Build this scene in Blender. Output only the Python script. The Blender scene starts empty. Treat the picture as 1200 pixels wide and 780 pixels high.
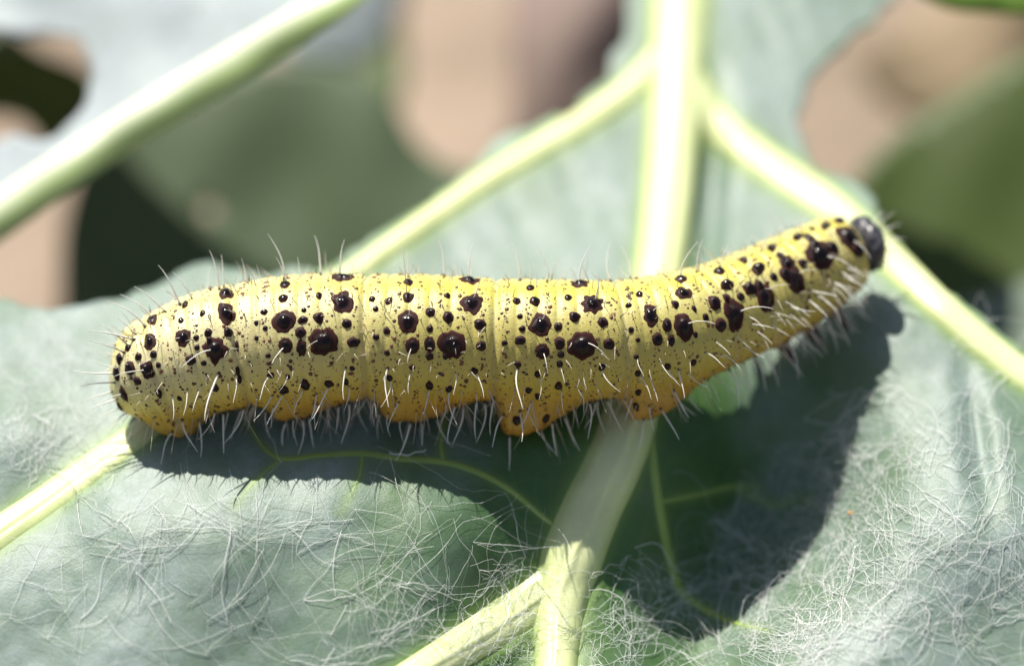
import bpy, math, random
import numpy as np
from mathutils import Vector, Matrix

# ------------------------------------------------------------------ camera, sky, sun, exposure
# 1 unit is about 4.4 mm.  Frame axes: u right, v up, w away from the camera; focus plane w = 0
random.seed(7)
rng = np.random.default_rng(7)
D = 30.0
PITCH = math.radians(35)
SP, CP = math.sin(PITCH), math.cos(PITCH)
scene = bpy.context.scene
scene.unit_settings.scale_length = 0.0044


def W(u, v, w):
    """frame axes -> world"""
    u, v, w = np.asarray(u, float), np.asarray(v, float), np.asarray(w, float)
    u, v, w = np.broadcast_arrays(u, v, w)
    return np.stack([u, v * SP + w * CP, v * CP - w * SP], -1)


cam_d = bpy.data.cameras.new('camera')
cam = bpy.data.objects.new('camera', cam_d)
scene.collection.objects.link(cam)
cam.location = W(0, 0, -D)
cam.rotation_euler = (math.radians(90) - PITCH, 0, 0)
cam_d.sensor_width = 36
cam_d.lens = 36 * D / 12.0
cam_d.clip_start, cam_d.clip_end = 0.5, 5000
cam_d.dof.use_dof = True
cam_d.dof.focus_distance = D - 0.65
cam_d.dof.aperture_fstop = cam_d.lens * 0.001 / 1.55
scene.camera = cam

SUN = np.array([-0.27, 0.94, -0.22])
SUN = SUN / np.linalg.norm(SUN)
SW = W(*SUN)
world = bpy.data.worlds.new('World')
scene.world = world
world.use_nodes = True
nt = world.node_tree
bg = nt.nodes['Background']
sky = nt.nodes.new('ShaderNodeTexSky')
sky.sky_type = 'NISHITA'
sky.sun_disc = False
sky.dust_density = 1.6
sky.ozone_density = 0.8
sky.sun_elevation = math.asin(SW[2])
sky.sun_rotation = math.atan2(SW[0], SW[1])
nt.links.new(sky.outputs[0], bg.inputs[0])
bg.inputs[1].default_value = 0.065
sun_d = bpy.data.lights.new('sun', 'SUN')
sun_d.energy = 5.0
sun_d.angle = math.radians(0.6)
sun_d.color = (1.0, 0.95, 0.86)
sun = bpy.data.objects.new('sun', sun_d)
scene.collection.objects.link(sun)
sun.rotation_euler = Vector(SW).to_track_quat('Z', 'Y').to_euler()
scene.view_settings.view_transform = 'Standard'
scene.view_settings.look = 'None'
scene.view_settings.gamma = 1
scene.view_settings.exposure = 0.70


# ------------------------------------------------------------------ helpers
def P(px, py, w):
    """the place that stands w behind the focus plane on the sight line of photo pixel (px, py)"""
    px, py, w = np.asarray(px, float), np.asarray(py, float), np.asarray(w, float)
    k = (D + w) / D
    return W((px - 600) / 100 * k, (390 - py) / 100 * k, w)


def mk(name, verts, faces, mat, parent=None, smooth=True, attrs=None):
    me = bpy.data.meshes.new(name)
    verts = np.asarray(verts, float)
    me.from_pydata(verts.tolist(), [], faces if isinstance(faces, list) else faces.tolist())
    if attrs:
        for k, a in attrs.items():
            at = me.attributes.new(k, 'FLOAT', 'POINT')
            at.data.foreach_set('value', np.asarray(a, np.float32))
    if smooth:
        me.polygons.foreach_set('use_smooth', [True] * len(me.polygons))
    me.materials.append(mat)
    me.update()
    o = bpy.data.objects.new(name, me)
    scene.collection.objects.link(o)
    if parent:
        o.parent = parent
        o.matrix_parent_inverse = Matrix.Translation(parent.location).inverted()
    return o


def empty(name, loc):
    o = bpy.data.objects.new(name, None)
    scene.collection.objects.link(o)
    o.location = Vector([float(c) for c in loc])
    o.empty_display_size = 0.1
    return o


def tag(o, label=None, cat=None, group=None, kind=None):
    if label: o['label'] = label
    if cat: o['category'] = cat
    if group: o['group'] = group
    if kind: o['kind'] = kind
    return o


def lerp_tab(x, xs, ys):
    return np.interp(x, xs, ys)


def smooth_tab(x, xs, ys, k=14):
    x = np.asarray(x, float)
    acc = 0
    offs = np.linspace(-1, 1, 7)
    for o in offs:
        acc = acc + np.interp(x + o * k, xs, ys)
    return acc / len(offs)


class Waves:
    """sum of random plane waves: smooth, non-repeating undulation"""
    def __init__(self, seed, lmin, lmax, n=14):
        r = np.random.default_rng(seed)
        lam = np.exp(r.uniform(math.log(lmin), math.log(lmax), n))
        a = r.uniform(0, 2 * math.pi, n)
        self.kx, self.ky = 2 * math.pi / lam * np.cos(a), 2 * math.pi / lam * np.sin(a)
        self.ph = r.uniform(0, 2 * math.pi, n)
        self.am = lam / lam.max()
        self.am /= math.sqrt((self.am ** 2).sum() / 2)

    def __call__(self, x, y):
        x, y = np.asarray(x, float), np.asarray(y, float)
        s = 0
        for kx, ky, p, a in zip(self.kx, self.ky, self.ph, self.am):
            s = s + a * np.sin(kx * x + ky * y + p)
        return s


def catmull(pts, per=8, closed=True):
    pts = np.asarray(pts, float)
    n = len(pts)
    out = []
    rngi = range(n if closed else n - 1)
    for i in rngi:
        if closed:
            p0, p1, p2, p3 = pts[i - 1], pts[i], pts[(i + 1) % n], pts[(i + 2) % n]
        else:
            p0, p1, p2, p3 = pts[max(i - 1, 0)], pts[i], pts[i + 1], pts[min(i + 2, n - 1)]
        for t in np.arange(per) / per:
            out.append(0.5 * ((2 * p1) + (-p0 + p2) * t + (2 * p0 - 5 * p1 + 4 * p2 - p3) * t * t
                              + (-p0 + 3 * p1 - 3 * p2 + p3) * t ** 3))
    if not closed:
        out.append(pts[-1])
    return np.array(out)


def inside(poly, x, y):
    res = np.zeros(x.shape, bool)
    n = len(poly)
    for i in range(n):
        x1, y1 = poly[i]
        x2, y2 = poly[(i + 1) % n]
        if y1 == y2: continue
        c = ((y1 > y) != (y2 > y)) & (x < (x2 - x1) * (y - y1) / (y2 - y1) + x1)
        res ^= c
    return res


def dist_polyline(pts, x, y, widths=None):
    """distance of points to a polyline (and the width at the nearest place)"""
    best = np.full(x.shape, 1e9)
    wid = np.zeros(x.shape)
    for i in range(len(pts) - 1):
        a, b = pts[i], pts[i + 1]
        d = b - a
        L2 = max((d ** 2).sum(), 1e-9)
        t = np.clip(((x - a[0]) * d[0] + (y - a[1]) * d[1]) / L2, 0, 1)
        dd = np.hypot(x - a[0] - t * d[0], y - a[1] - t * d[1])
        m = dd < best
        best = np.where(m, dd, best)
        if widths is not None:
            wid = np.where(m, widths[i] + (widths[i + 1] - widths[i]) * t, wid)
    return best, wid


def sheet(name, outline, depth, step, mat, parent, holes=(), attrs_fn=None, thick=0.05):
    """a leaf blade: grid cut to the outline, rim verts moved onto the outline"""
    ol = np.asarray(outline)
    x0, y0 = ol.min(0) - step
    x1, y1 = ol.max(0) + step
    gx, gy = np.arange(x0, x1 + step, step), np.arange(y0, y1 + step, step)
    nx, ny = len(gx), len(gy)
    X, Y = np.meshgrid(gx, gy)
    cx, cy = X[:-1, :-1] + step / 2, Y[:-1, :-1] + step / 2
    keep = inside(ol, cx, cy)
    for h in holes:
        keep &= ~inside(h, cx, cy)
    j, i = np.nonzero(keep)
    idx = np.arange(nx * ny).reshape(ny, nx)
    F = np.stack([idx[j, i], idx[j + 1, i], idx[j + 1, i + 1], idx[j, i + 1]], 1)
    cnt = np.bincount(F.ravel(), minlength=nx * ny)
    rim = np.nonzero((cnt > 0) & (cnt < 4))[0]
    xf, yf = X.ravel().copy(), Y.ravel().copy()
    rx, ry = xf[rim], yf[rim]
    bx, by, bd = rx.copy(), ry.copy(), np.full(len(rim), 1e9)
    for poly in (ol,) + tuple(holes):
        n = len(poly)
        for k in range(n):
            a, b = poly[k], poly[(k + 1) % n]
            d = b - a
            t = np.clip(((rx - a[0]) * d[0] + (ry - a[1]) * d[1]) / max((d ** 2).sum(), 1e-9), 0, 1)
            qx, qy = a[0] + t * d[0], a[1] + t * d[1]
            dd = np.hypot(rx - qx, ry - qy)
            m = (dd < bd) & (dd < step * 1.2)
            bx, by, bd = np.where(m, qx, bx), np.where(m, qy, by), np.where(m, dd, bd)
    xf[rim], yf[rim] = bx, by
    used = np.unique(F)
    remap = np.full(nx * ny, -1)
    remap[used] = np.arange(len(used))
    xu, yu = xf[used], yf[used]
    V = P(xu, yu, depth(xu, yu))
    o = mk(name, V, remap[F], mat, parent, attrs=attrs_fn(xu, yu) if attrs_fn else None)
    m = o.modifiers.new('thickness', 'SOLIDIFY')
    m.thickness = thick
    m.offset = -1
    return o


def vein(name, pts, widths, depth, mat, parent, height=0.45, per=10, sink=0.02, K=21, prof=0.8, hmax=0.32, groove=0.0):
    """a raised rib lying on the leaf surface"""
    pts = np.asarray(pts, float)
    c = catmull(pts, per, closed=False)
    wd = np.interp(np.linspace(0, len(pts) - 1, len(c)), np.arange(len(pts)), widths)
    tn = np.gradient(c, axis=0)
    tn /= np.linalg.norm(tn, axis=1)[:, None]
    nr = np.stack([-tn[:, 1], tn[:, 0]], 1)
    V = []
    q = np.linspace(-1, 1, K)
    e = 3.0
    for k in range(len(c)):
        px = c[k, 0] + nr[k, 0] * q * wd[k] / 2
        py = c[k, 1] + nr[k, 1] * q * wd[k] / 2
        w = depth(px, py)
        b = P(px, py, w)
        du = P(px + e, py, depth(px + e, py)) - b
        dv = P(px, py - e, depth(px, py - e)) - b
        n = np.cross(du, dv)
        n /= np.linalg.norm(n, axis=1)[:, None]
        h = (1 - q ** 2) ** prof * min(wd[k] / 100 * height, hmax) - sink + groove * (np.cos(q * 10 + 0.6 * math.sin(k * 0.07)) + 0.6 * np.cos(q * 17 + 1.0 + 0.8 * math.sin(k * 0.05))) * (1 - q ** 2) * wd[k] / 60
        V.append(b + n * h[:, None])
    V = np.concatenate(V)
    F = []
    for k in range(len(c) - 1):
        for i in range(K - 1):
            a = k * K + i
            F.append([a, a + 1, a + K + 1, a + K])
    o = mk(name, V, F, mat, parent, attrs={'across': np.tile(q, len(c))})
    return o


# ------------------------------------------------------------------ materials
def material(name):
    m = bpy.data.materials.new(name)
    m.use_nodes = True
    t = m.node_tree
    b = t.nodes['Principled BSDF']
    return m, t, b


def N(t, kind, **kw):
    n = t.nodes.new(kind)
    for k, v in kw.items():
        if k.startswith('in_'):
            key = k[3:]
            key = int(key) if key.isdigit() else key
            n.inputs[key].default_value = v
        else:
            setattr(n, k, v)
    return n


def noise(t, scale, detail=3, rough=0.55, vec=None, dist=0.0):
    n = N(t, 'ShaderNodeTexNoise', in_Scale=scale, in_Detail=detail, in_Roughness=rough, in_Distortion=dist)
    if vec is None:
        g = N(t, 'ShaderNodeNewGeometry')
        vec = g.outputs['Position']
    t.links.new(vec, n.inputs['Vector'])
    return n.outputs['Fac']


def ramp(t, fac, stops):
    r = N(t, 'ShaderNodeValToRGB')
    els = r.color_ramp.elements
    while len(els) < len(stops): els.new(0.5)
    for e, (p, c) in zip(els, stops):
        e.position = p
        e.color = (*c, 1) if len(c) == 3 else c
    t.links.new(fac, r.inputs[0])
    return r.outputs[0]


def mixc(t, fac, a, b, mode='MIX'):
    n = N(t, 'ShaderNodeMix', data_type='RGBA', blend_type=mode)
    for s, val in ((0, fac), (6, a), (7, b)):
        if isinstance(val, (int, float)): n.inputs[s].default_value = val
        elif isinstance(val, tuple): n.inputs[s].default_value = (*val, 1)
        else: t.links.new(val, n.inputs[s])
    return n.outputs[2]


def math_n(t, op, a, b=None, c=None, clamp=False):
    n = N(t, 'ShaderNodeMath', operation=op, use_clamp=clamp)
    for i, v in enumerate((a, b, c)):
        if v is None: continue
        if isinstance(v, (int, float)): n.inputs[i].default_value = v
        else: t.links.new(v, n.inputs[i])
    return n.outputs[0]


def attr(t, name):
    return N(t, 'ShaderNodeAttribute', attribute_name=name).outputs['Fac']


def bump(t, b, h, strength=0.3, dist=0.02):
    n = N(t, 'ShaderNodeBump', in_Strength=strength, in_Distance=dist)
    t.links.new(h, n.inputs['Height'])
    t.links.new(n.outputs[0], b.inputs['Normal'])


def leaf_material(name, dark, mid, bloom, bloom_amt=0.5, near_vein=(0.20, 0.32, 0.07), transl=0.18, tcol=(0.12, 0.30, 0.03),
                  sheen=0.25, scale=1.0, use_attr=True, rough=0.55, spec=0.4):
    m, t, b = material(name)
    big = noise(t, 0.55 * scale, 4, 0.6)
    fine = noise(t, 7 * scale, 5, 0.7)
    vf = noise(t, 42 * scale, 3, 0.7)
    col = mixc(t, big, dark, mid)
    # net of tiny veinlets
    vo = N(t, 'ShaderNodeTexVoronoi', feature='DISTANCE_TO_EDGE', in_Scale=2.6 * scale)
    g = N(t, 'ShaderNodeNewGeometry')
    wob = N(t, 'ShaderNodeTexNoise', in_Scale=2.0 * scale, in_Detail=2)
    t.links.new(g.outputs['Position'], wob.inputs['Vector'])
    add = N(t, 'ShaderNodeVectorMath', operation='MULTIPLY_ADD')
    t.links.new(wob.outputs['Color'], add.inputs[0])
    add.inputs[1].default_value = (0.35, 0.35, 0.35)
    t.links.new(g.outputs['Position'], add.inputs[2])
    t.links.new(add.outputs[0], vo.inputs['Vector'])
    edge = N(t, 'ShaderNodeMapRange', in_1=0.0, in_2=0.05, in_3=1.0, in_4=0.0)
    t.links.new(vo.outputs['Distance'], edge.inputs[0])
    col = mixc(t, math_n(t, 'MULTIPLY', edge.outputs[0], 0.14), col, near_vein)
    # waxy bloom, rubbed off in patches; the leaf mask also paints in shade
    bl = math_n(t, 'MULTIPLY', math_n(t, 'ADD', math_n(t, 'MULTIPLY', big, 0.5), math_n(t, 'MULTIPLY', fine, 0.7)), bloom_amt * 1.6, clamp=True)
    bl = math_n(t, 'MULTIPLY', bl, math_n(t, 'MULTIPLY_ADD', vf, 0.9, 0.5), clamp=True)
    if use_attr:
        wax_shade = attr(t, 'wax_shade')
        bl = math_n(t, 'MULTIPLY', bl, wax_shade, clamp=True)
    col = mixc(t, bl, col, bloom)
    if use_attr:
        nv = attr(t, 'near')
        col = mixc(t, math_n(t, 'MULTIPLY', nv, 0.85, clamp=True), col, near_vein)
    t.links.new(col, b.inputs['Base Color'])
    b.inputs['Roughness'].default_value = rough
    b.inputs['Specular IOR Level'].default_value = spec
    b.inputs['Sheen Weight'].default_value = sheen
    b.inputs['Sheen Roughness'].default_value = 0.5
    h = math_n(t, 'ADD', math_n(t, 'MULTIPLY', fine, 1.2), math_n(t, 'ADD', math_n(t, 'MULTIPLY', vf, 0.7), math_n(t, 'MULTIPLY', edge.outputs[0], -0.12)))
    bump(t, b, h, 0.27, 0.03)
    tr = N(t, 'ShaderNodeBsdfTranslucent')
    tr.inputs[0].default_value = (*tcol, 1)
    mx = N(t, 'ShaderNodeMixShader', in_0=transl)
    t.links.new(b.outputs[0], mx.inputs[1])
    t.links.new(tr.outputs[0], mx.inputs[2])
    t.links.new(mx.outputs[0], t.nodes['Material Output'].inputs[0])
    return m


def rib_material(name, c1, c2, c3, flank=(0.30, 0.42, 0.09), shift=0.0):
    m, t, b = material(name)
    f = noise(t, 1.2, 4, 0.6)
    g = noise(t, 14, 4, 0.7)
    col = mixc(t, f, c1, c2)
    col = mixc(t, math_n(t, 'MULTIPLY', g, 0.7), col, c3)
    # greener along the flanks than on the crest
    ac = attr(t, 'across')
    fl = math_n(t, 'POWER', math_n(t, 'ABSOLUTE', math_n(t, 'ADD', ac, shift)), 2.5, clamp=True)
    col = mixc(t, math_n(t, 'MULTIPLY', fl, 0.7), col, flank)
    t.links.new(col, b.inputs['Base Color'])
    b.inputs['Roughness'].default_value = 0.45
    b.inputs['Subsurface Weight'].default_value = 0.35
    b.inputs['Subsurface Radius'].default_value = (0.25, 0.3, 0.08)
    b.inputs['Subsurface Scale'].default_value = 0.4
    bump(t, b, g, 0.25, 0.02)
    return m


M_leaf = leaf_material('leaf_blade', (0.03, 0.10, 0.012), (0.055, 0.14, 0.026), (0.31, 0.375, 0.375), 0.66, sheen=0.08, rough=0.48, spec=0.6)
M_leaf2 = leaf_material('pale_leaf_blade', (0.13, 0.20, 0.12), (0.2, 0.28, 0.2), (0.42, 0.46, 0.50), 0.85, use_attr=False, scale=0.6)
M_leaf3 = leaf_material('green_leaf_blade', (0.036, 0.062, 0.018), (0.062, 0.098, 0.035), (0.13, 0.18, 0.13), 0.2, use_attr=False, scale=0.3, sheen=0.05, transl=0.1, near_vein=(.1, .16, .05))
M_leaf4 = leaf_material('olive_leaf_blade', (0.032, 0.062, 0.005), (0.065, 0.095, 0.012), (0.10, 0.14, 0.05), 0.2, use_attr=False, scale=0.3, sheen=0.0, transl=0.12, near_vein=(.12, .17, .03))
M_leaf6 = leaf_material('grey_leaf_blade', (0.06, 0.10, 0.05), (0.10, 0.15, 0.09), (0.25, 0.3, 0.26), 0.4, use_attr=False, scale=0.4, sheen=0.05)
M_leaf5 = leaf_material('lime_leaf_blade', (0.12, 0.24, 0.02), (0.18, 0.32, 0.03), (0.3, 0.4, 0.15), 0.2, use_attr=False, scale=0.3, sheen=0.0, transl=0.3, tcol=(.3, .5, .03))
M_rib = rib_material('leaf_rib', (0.51, 0.58, 0.19), (0.63, 0.67, 0.35), (0.75, 0.76, 0.55))
M_rib2 = rib_material('thin_leaf_vein', (0.20, 0.30, 0.05), (0.25, 0.36, 0.07), (0.30, 0.40, 0.12), flank=(0.10, 0.20, 0.04))
M_rib3 = rib_material('green_rib', (0.58, 0.63, 0.40), (0.66, 0.68, 0.52), (0.74, 0.75, 0.66), flank=(0.22, 0.36, 0.03), shift=0.35)

m, t, b = material('silk')
b.inputs['Base Color'].default_value = (0.86, 0.87, 0.85, 1)
b.inputs['Roughness'].default_value = 0.35
b.inputs['Specular IOR Level'].default_value = 0.7
M_silk = m

m, t, b = material('soil')
f = noise(t, 0.10, 6, 0.6)
g = noise(t, 0.9, 6, 0.7)
col = ramp(t, f, [(0.3, (0.13, 0.10, 0.065)), (0.5, (0.24, 0.18, 0.125)), (0.7, (0.36, 0.27, 0.20))])
col = mixc(t, 0.35, col, ramp(t, g, [(0.3, (0.14, 0.105, 0.075)), (0.7, (0.46, 0.36, 0.28))]))
t.links.new(col, b.inputs['Base Color'])
b.inputs['Roughness'].default_value = 0.95
bump(t, b, g, 0.8, 0.4)
M_soil = m

def dry_material(name, a, c):
    m, t, b = material(name)
    f = noise(t, 0.5, 5, 0.6)
    t.links.new(ramp(t, f, [(0.3, a), (0.7, c)]), b.inputs['Base Color'])
    b.inputs['Roughness'].default_value = 0.8
    bump(t, b, f, 0.5, 0.3)
    return m


M_gap_shade = dry_material('gap_shade_sheet', (0.14, 0.10, 0.075), (0.26, 0.19, 0.17))  # mauve brown that stands in for shaded ground
M_dry2 = dry_material('brown_leaf', (0.16, 0.12, 0.06), (0.28, 0.21, 0.13))

# caterpillar skin: pigment bands follow the body (angle from the back line, place along the body)
m, t, b = material('caterpillar_skin')
th = attr(t, 'theta')
sl = attr(t, 'along')
cre = attr(t, 'crease')
n1 = noise(t, 2.2, 4, 0.6)
n2 = noise(t, 11, 4, 0.65)
n3 = noise(t, 45, 3, 0.6)
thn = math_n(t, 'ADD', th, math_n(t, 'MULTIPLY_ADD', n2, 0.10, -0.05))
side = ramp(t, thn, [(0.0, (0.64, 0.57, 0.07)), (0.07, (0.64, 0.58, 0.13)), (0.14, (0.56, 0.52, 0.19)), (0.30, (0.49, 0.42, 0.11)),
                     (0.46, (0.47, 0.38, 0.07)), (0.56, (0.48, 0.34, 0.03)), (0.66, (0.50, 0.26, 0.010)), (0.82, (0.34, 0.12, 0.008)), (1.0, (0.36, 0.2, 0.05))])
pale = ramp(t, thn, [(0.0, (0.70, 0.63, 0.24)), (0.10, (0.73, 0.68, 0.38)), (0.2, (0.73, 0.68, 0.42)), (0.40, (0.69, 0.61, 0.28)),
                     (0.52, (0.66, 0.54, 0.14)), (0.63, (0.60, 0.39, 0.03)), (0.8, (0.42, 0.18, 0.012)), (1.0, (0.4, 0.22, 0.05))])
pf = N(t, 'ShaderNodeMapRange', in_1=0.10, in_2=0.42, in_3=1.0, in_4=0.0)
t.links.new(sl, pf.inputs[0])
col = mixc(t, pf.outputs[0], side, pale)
col = mixc(t, math_n(t, 'MULTIPLY', n1, 0.55), col, mixc(t, n2, (0.27, 0.23, 0.04), (0.60, 0.50, 0.16)))
col = mixc(t, math_n(t, 'MULTIPLY', cre, 0.25), col, (0.70, 0.64, 0.42))
# scattered pinpoint specks
vo = N(t, 'ShaderNodeTexVoronoi', in_Scale=19.0)
g = N(t, 'ShaderNodeNewGeometry')
t.links.new(g.outputs['Position'], vo.inputs['Vector'])
sp = N(t, 'ShaderNodeMapRange', in_1=0.13, in_2=0.23, in_3=1.0, in_4=0.0)
t.links.new(vo.outputs['Distance'], sp.inputs[0])
col = mixc(t, math_n(t, 'MULTIPLY', sp.outputs[0], math_n(t, 'GREATER_THAN', n2, 0.44)), col, (0.10, 0.04, 0.012))
t.links.new(col, b.inputs['Base Color'])
b.inputs['Roughness'].default_value = 0.36
b.inputs['Specular IOR Level'].default_value = 0.45
b.inputs['Subsurface Weight'].default_value = 0.3
b.inputs['Subsurface Radius'].default_value = (0.30, 0.20, 0.05)
b.inputs['Subsurface Scale'].default_value = 0.35
bump(t, b, math_n(t, 'ADD', math_n(t, 'MULTIPLY', n2, 0.8), math_n(t, 'MULTIPLY', n3, 0.6)), 0.5, 0.02)
M_skin = m

m, t, b = material('dark_spot')
rr = attr(t, 'rad')
nn = noise(t, 20, 3, 0.6)
col = ramp(t, math_n(t, 'ADD', rr, math_n(t, 'MULTIPLY_ADD', nn, 0.3, -0.15)),
           [(0.0, (0.004, 0.003, 0.004)), (0.5, (0.010, 0.004, 0.004)), (0.66, (0.026, 0.005, 0.004)), (1.0, (0.06, 0.014, 0.008))])
t.links.new(col, b.inputs['Base Color'])
ro = N(t, 'ShaderNodeMapRange', in_1=0.35, in_2=0.62, in_3=0.13, in_4=0.75)
t.links.new(rr, ro.inputs[0])
t.links.new(ro.outputs[0], b.inputs['Roughness'])
b.inputs['Specular IOR Level'].default_value = 0.25
M_spot = m

m, t, b = material('brown_freckle')
col = ramp(t, noise(t, 4, 2), [(0.35, (0.05, 0.016, 0.006)), (0.65, (0.15, 0.05, 0.014))])
t.links.new(col, b.inputs['Base Color'])
b.inputs['Roughness'].default_value = 0.4
M_freckle = m

m, t, b = material('bristle')
col = ramp(t, attr(t, 'tip'), [(0.0, (0.012, 0.008, 0.008)), (0.05, (0.03, 0.02, 0.015)), (0.13, (0.72, 0.68, 0.58)), (1.0, (0.85, 0.84, 0.80))])
t.links.new(col, b.inputs['Base Color'])
b.inputs['Roughness'].default_value = 0.3
M_bristle = m

m, t, b = material('fine_hair')
b.inputs['Base Color'].default_value = (0.62, 0.56, 0.45, 1)
b.inputs['Roughness'].default_value = 0.4
M_hair = m
m, t, b = material('dark_hair')
b.inputs['Base Color'].default_value = (0.03, 0.02, 0.015, 1)
b.inputs['Roughness'].default_value = 0.4
M_dhair = m

m, t, b = material('head_capsule')
hn = noise(t, 9, 4, 0.65)
col = ramp(t, hn, [(0.35, (0.012, 0.012, 0.018)), (0.55, (0.035, 0.035, 0.045)), (0.72, (0.22, 0.20, 0.20))])
t.links.new(col, b.inputs['Base Color'])
b.inputs['Roughness'].default_value = 0.32
bump(t, b, hn, 0.4, 0.02)
M_head = m
m, t, b = material('mouthpart')
b.inputs['Base Color'].default_value = (0.45, 0.22, 0.03, 1)
b.inputs['Roughness'].default_value = 0.35
M_mouth = m
m, t, b = material('dry_stalk')
f = noise(t, 0.8, 4, 0.6)
t.links.new(ramp(t, f, [(0.3, (0.30, 0.23, 0.14)), (0.7, (0.48, 0.41, 0.29))]), b.inputs['Base Color'])
b.inputs['Roughness'].default_value = 0.8
M_stalk = m

# ------------------------------------------------------------------ ground
GZ = -12.0
gs = 1500.0
n = 60
lin = np.sinh(np.linspace(-1, 1, n) * 6) / math.sinh(6) * gs
GX, GY = np.meshgrid(lin, lin)
wv = Waves(3, 6, 30)
GH = GZ + 0.25 * wv(GX, GY)
idx = np.arange(n * n).reshape(n, n)
F = np.stack([idx[:-1, :-1].ravel(), idx[:-1, 1:].ravel(), idx[1:, 1:].ravel(), idx[1:, :-1].ravel()], 1)
o = mk('ground', np.stack([GX, GY, GH], -1).reshape(-1, 3), F, M_soil)
tag(o, 'bare pinkish tan soil far below the leaves, out of focus', 'ground', kind='structure')

# ------------------------------------------------------------------ main leaf
undul = Waves(11, 120, 420)
undul2 = Waves(12, 30, 90)


def gau(x, y, cx, cy, sx, sy, rot=0.0):
    c, s = math.cos(rot), math.sin(rot)
    dx, dy = x - cx, y - cy
    a, b2 = dx * c + dy * s, -dx * s + dy * c
    return np.exp(-(a / sx) ** 2 - (b2 / sy) ** 2)


# slope of the blade across the picture height, integrated to a depth profile
_vy = np.linspace(-600, 1400, 2001)
_sl = np.interp(_vy, [-600, 0, 300, 480, 540, 640, 1400], [0.85, 0.95, 1.2, 1.25, 0.90, 0.38, 0.36]) / 100
_dp = -np.cumsum(_sl) * (_vy[1] - _vy[0])
_dp = _dp - np.interp(505, _vy, _dp) + 0.16


def leaf_w(x, y):
    x, y = np.asarray(x, float), np.asarray(y, float)
    w = np.interp(y, _vy, _dp)
    w = w + 0.04 * undul(x, y) + 0.006 * undul2(x, y)
    # hollow between midrib and right vein, swelling beyond it
    w = w + 1.75 * gau(x, y, 905, 590, 118, 135, 0.5)
    w = w + 1.05 * gau(x, y, 810, 730, 85, 135, 0.1)
    w = w + 0.45 * gau(x, y, 832, 235, 17, 110, 0.06)
    w = w - 0.7 * gau(x, y, 1075, 345, 120, 110, 0.3)
    w = w - 0.15 * gau(x, y, 1090, 620, 120, 150)
    w = w + 0.22 * gau(x, y, 1146, 520, 16, 75, -0.15)
    # hollow left of the midrib and the swelling further left
    w = w + 0.92 * gau(x, y, 640, 700, 105, 160, 0.4)
    w = w - 0.08 * gau(x, y, 280, 630, 190, 90, -0.2)
    w = w + 0.25 * gau(x, y, 60, 560, 120, 60, -0.6)
    return w


out_main = catmull([(-420, 380), (-200, 350), (-60, 346), (0, 350), (50, 363), (100, 356), (150, 345), (190, 330), (222, 312), (245, 306), (275, 314),
                    (305, 322), (335, 314), (375, 316), (405, 298), (450, 268), (500, 238), (545, 202), (575, 172), (600, 152), (650, 138), (692, 112),
                    (722, 62), (738, 0), (742, -120), (760, -300), (900, -320), (1060, -260), (1075, -120), (1055, -20), (1020, 25), (985, 55), (955, 90),
                    (938, 125), (937, 165), (955, 195), (985, 207), (1008, 212), (1024, 235), (1038, 262), (1062, 290), (1100, 332), (1150, 372),
                    (1205, 410), (1300, 480), (1460, 560), (1560, 720), (1500, 1000), (1300, 1200), (900, 1260), (400, 1260), (-100, 1150), (-400, 950), (-520, 640)], 8)
ow = Waves(21, 14, 60)
out_main = out_main + np.stack([2.2 * ow(out_main[:, 0], out_main[:, 1]), 2.2 * ow(out_main[:, 1] + 300, out_main[:, 0])], 1)

veins_main = {
    'midrib': ([(812, -300), (800, -60), (794, 60), (787, 180), (775, 300), (758, 400), (736, 495), (716, 550), (694, 595), (670, 655), (657, 705), (652, 776), (650, 900), (640, 1150)],
               [80, 72, 68, 64, 62, 62, 68, 70, 72, 76, 64, 52, 46, 30]),
    'fork': ([(700, 600), (678, 648), (642, 690), (590, 726), (530, 764), (440, 818), (300, 900)], [20, 44, 52, 54, 50, 42, 20]),
    'left': ([(792, 40), (745, 98), (690, 138), (620, 180), (560, 217), (500, 258), (450, 293), (405, 322), (330, 345), (250, 350)], [30, 34, 33, 31, 30, 29, 26, 24, 16, 6]),
    'right': ([(800, 70), (832, 138), (880, 178), (930, 212), (985, 250), (1045, 304), (1100, 356), (1150, 400), (1205, 442), (1320, 520), (1440, 600)], [40, 46, 46, 44, 42, 40, 38, 38, 36, 28, 8]),
    'low': ([(330, 400), (240, 452), (165, 506), (105, 548), (50, 588), (0, 622), (-80, 680), (-250, 790)], [20, 28, 34, 36, 38, 40, 42, 30]),
}
thin_main = [
    ([(715, 640), (660, 618), (640, 608), (598, 574), (560, 553), (520, 541), (470, 537), (425, 531), (378, 533), (330, 537), (306, 520), (290, 495)], [9, 9, 8, 8, 9, 9, 9, 8, 7, 7, 6, 5]),
    ([(520, 541), (517, 520), (521, 490), (528, 460)], [7, 6, 6, 5]),
    ([(330, 537), (300, 562), (275, 592)], [5, 4, 2]),
    ([(752, 440), (762, 510), (768, 560), (776, 610), (788, 665), (800, 694), (828, 714), (858, 728), (900, 738)], [11, 12, 12, 12, 12, 12, 10, 8, 3]),
    ([(772, 588), (815, 580), (860, 570), (890, 572)], [6, 5, 5, 3]),
    ([(860, 570), (905, 590), (950, 585)], [4, 4, 2]),
    ([(425, 531), (420, 560), (400, 600)], [5, 4, 2]),
]
vp = {k: catmull(v[0], 6, False) for k, v in veins_main.items()}
vwid = {k: np.interp(np.linspace(0, len(v[0]) - 1, len(vp[k])), np.arange(len(v[0])), v[1]) for k, v in veins_main.items()}


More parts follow.
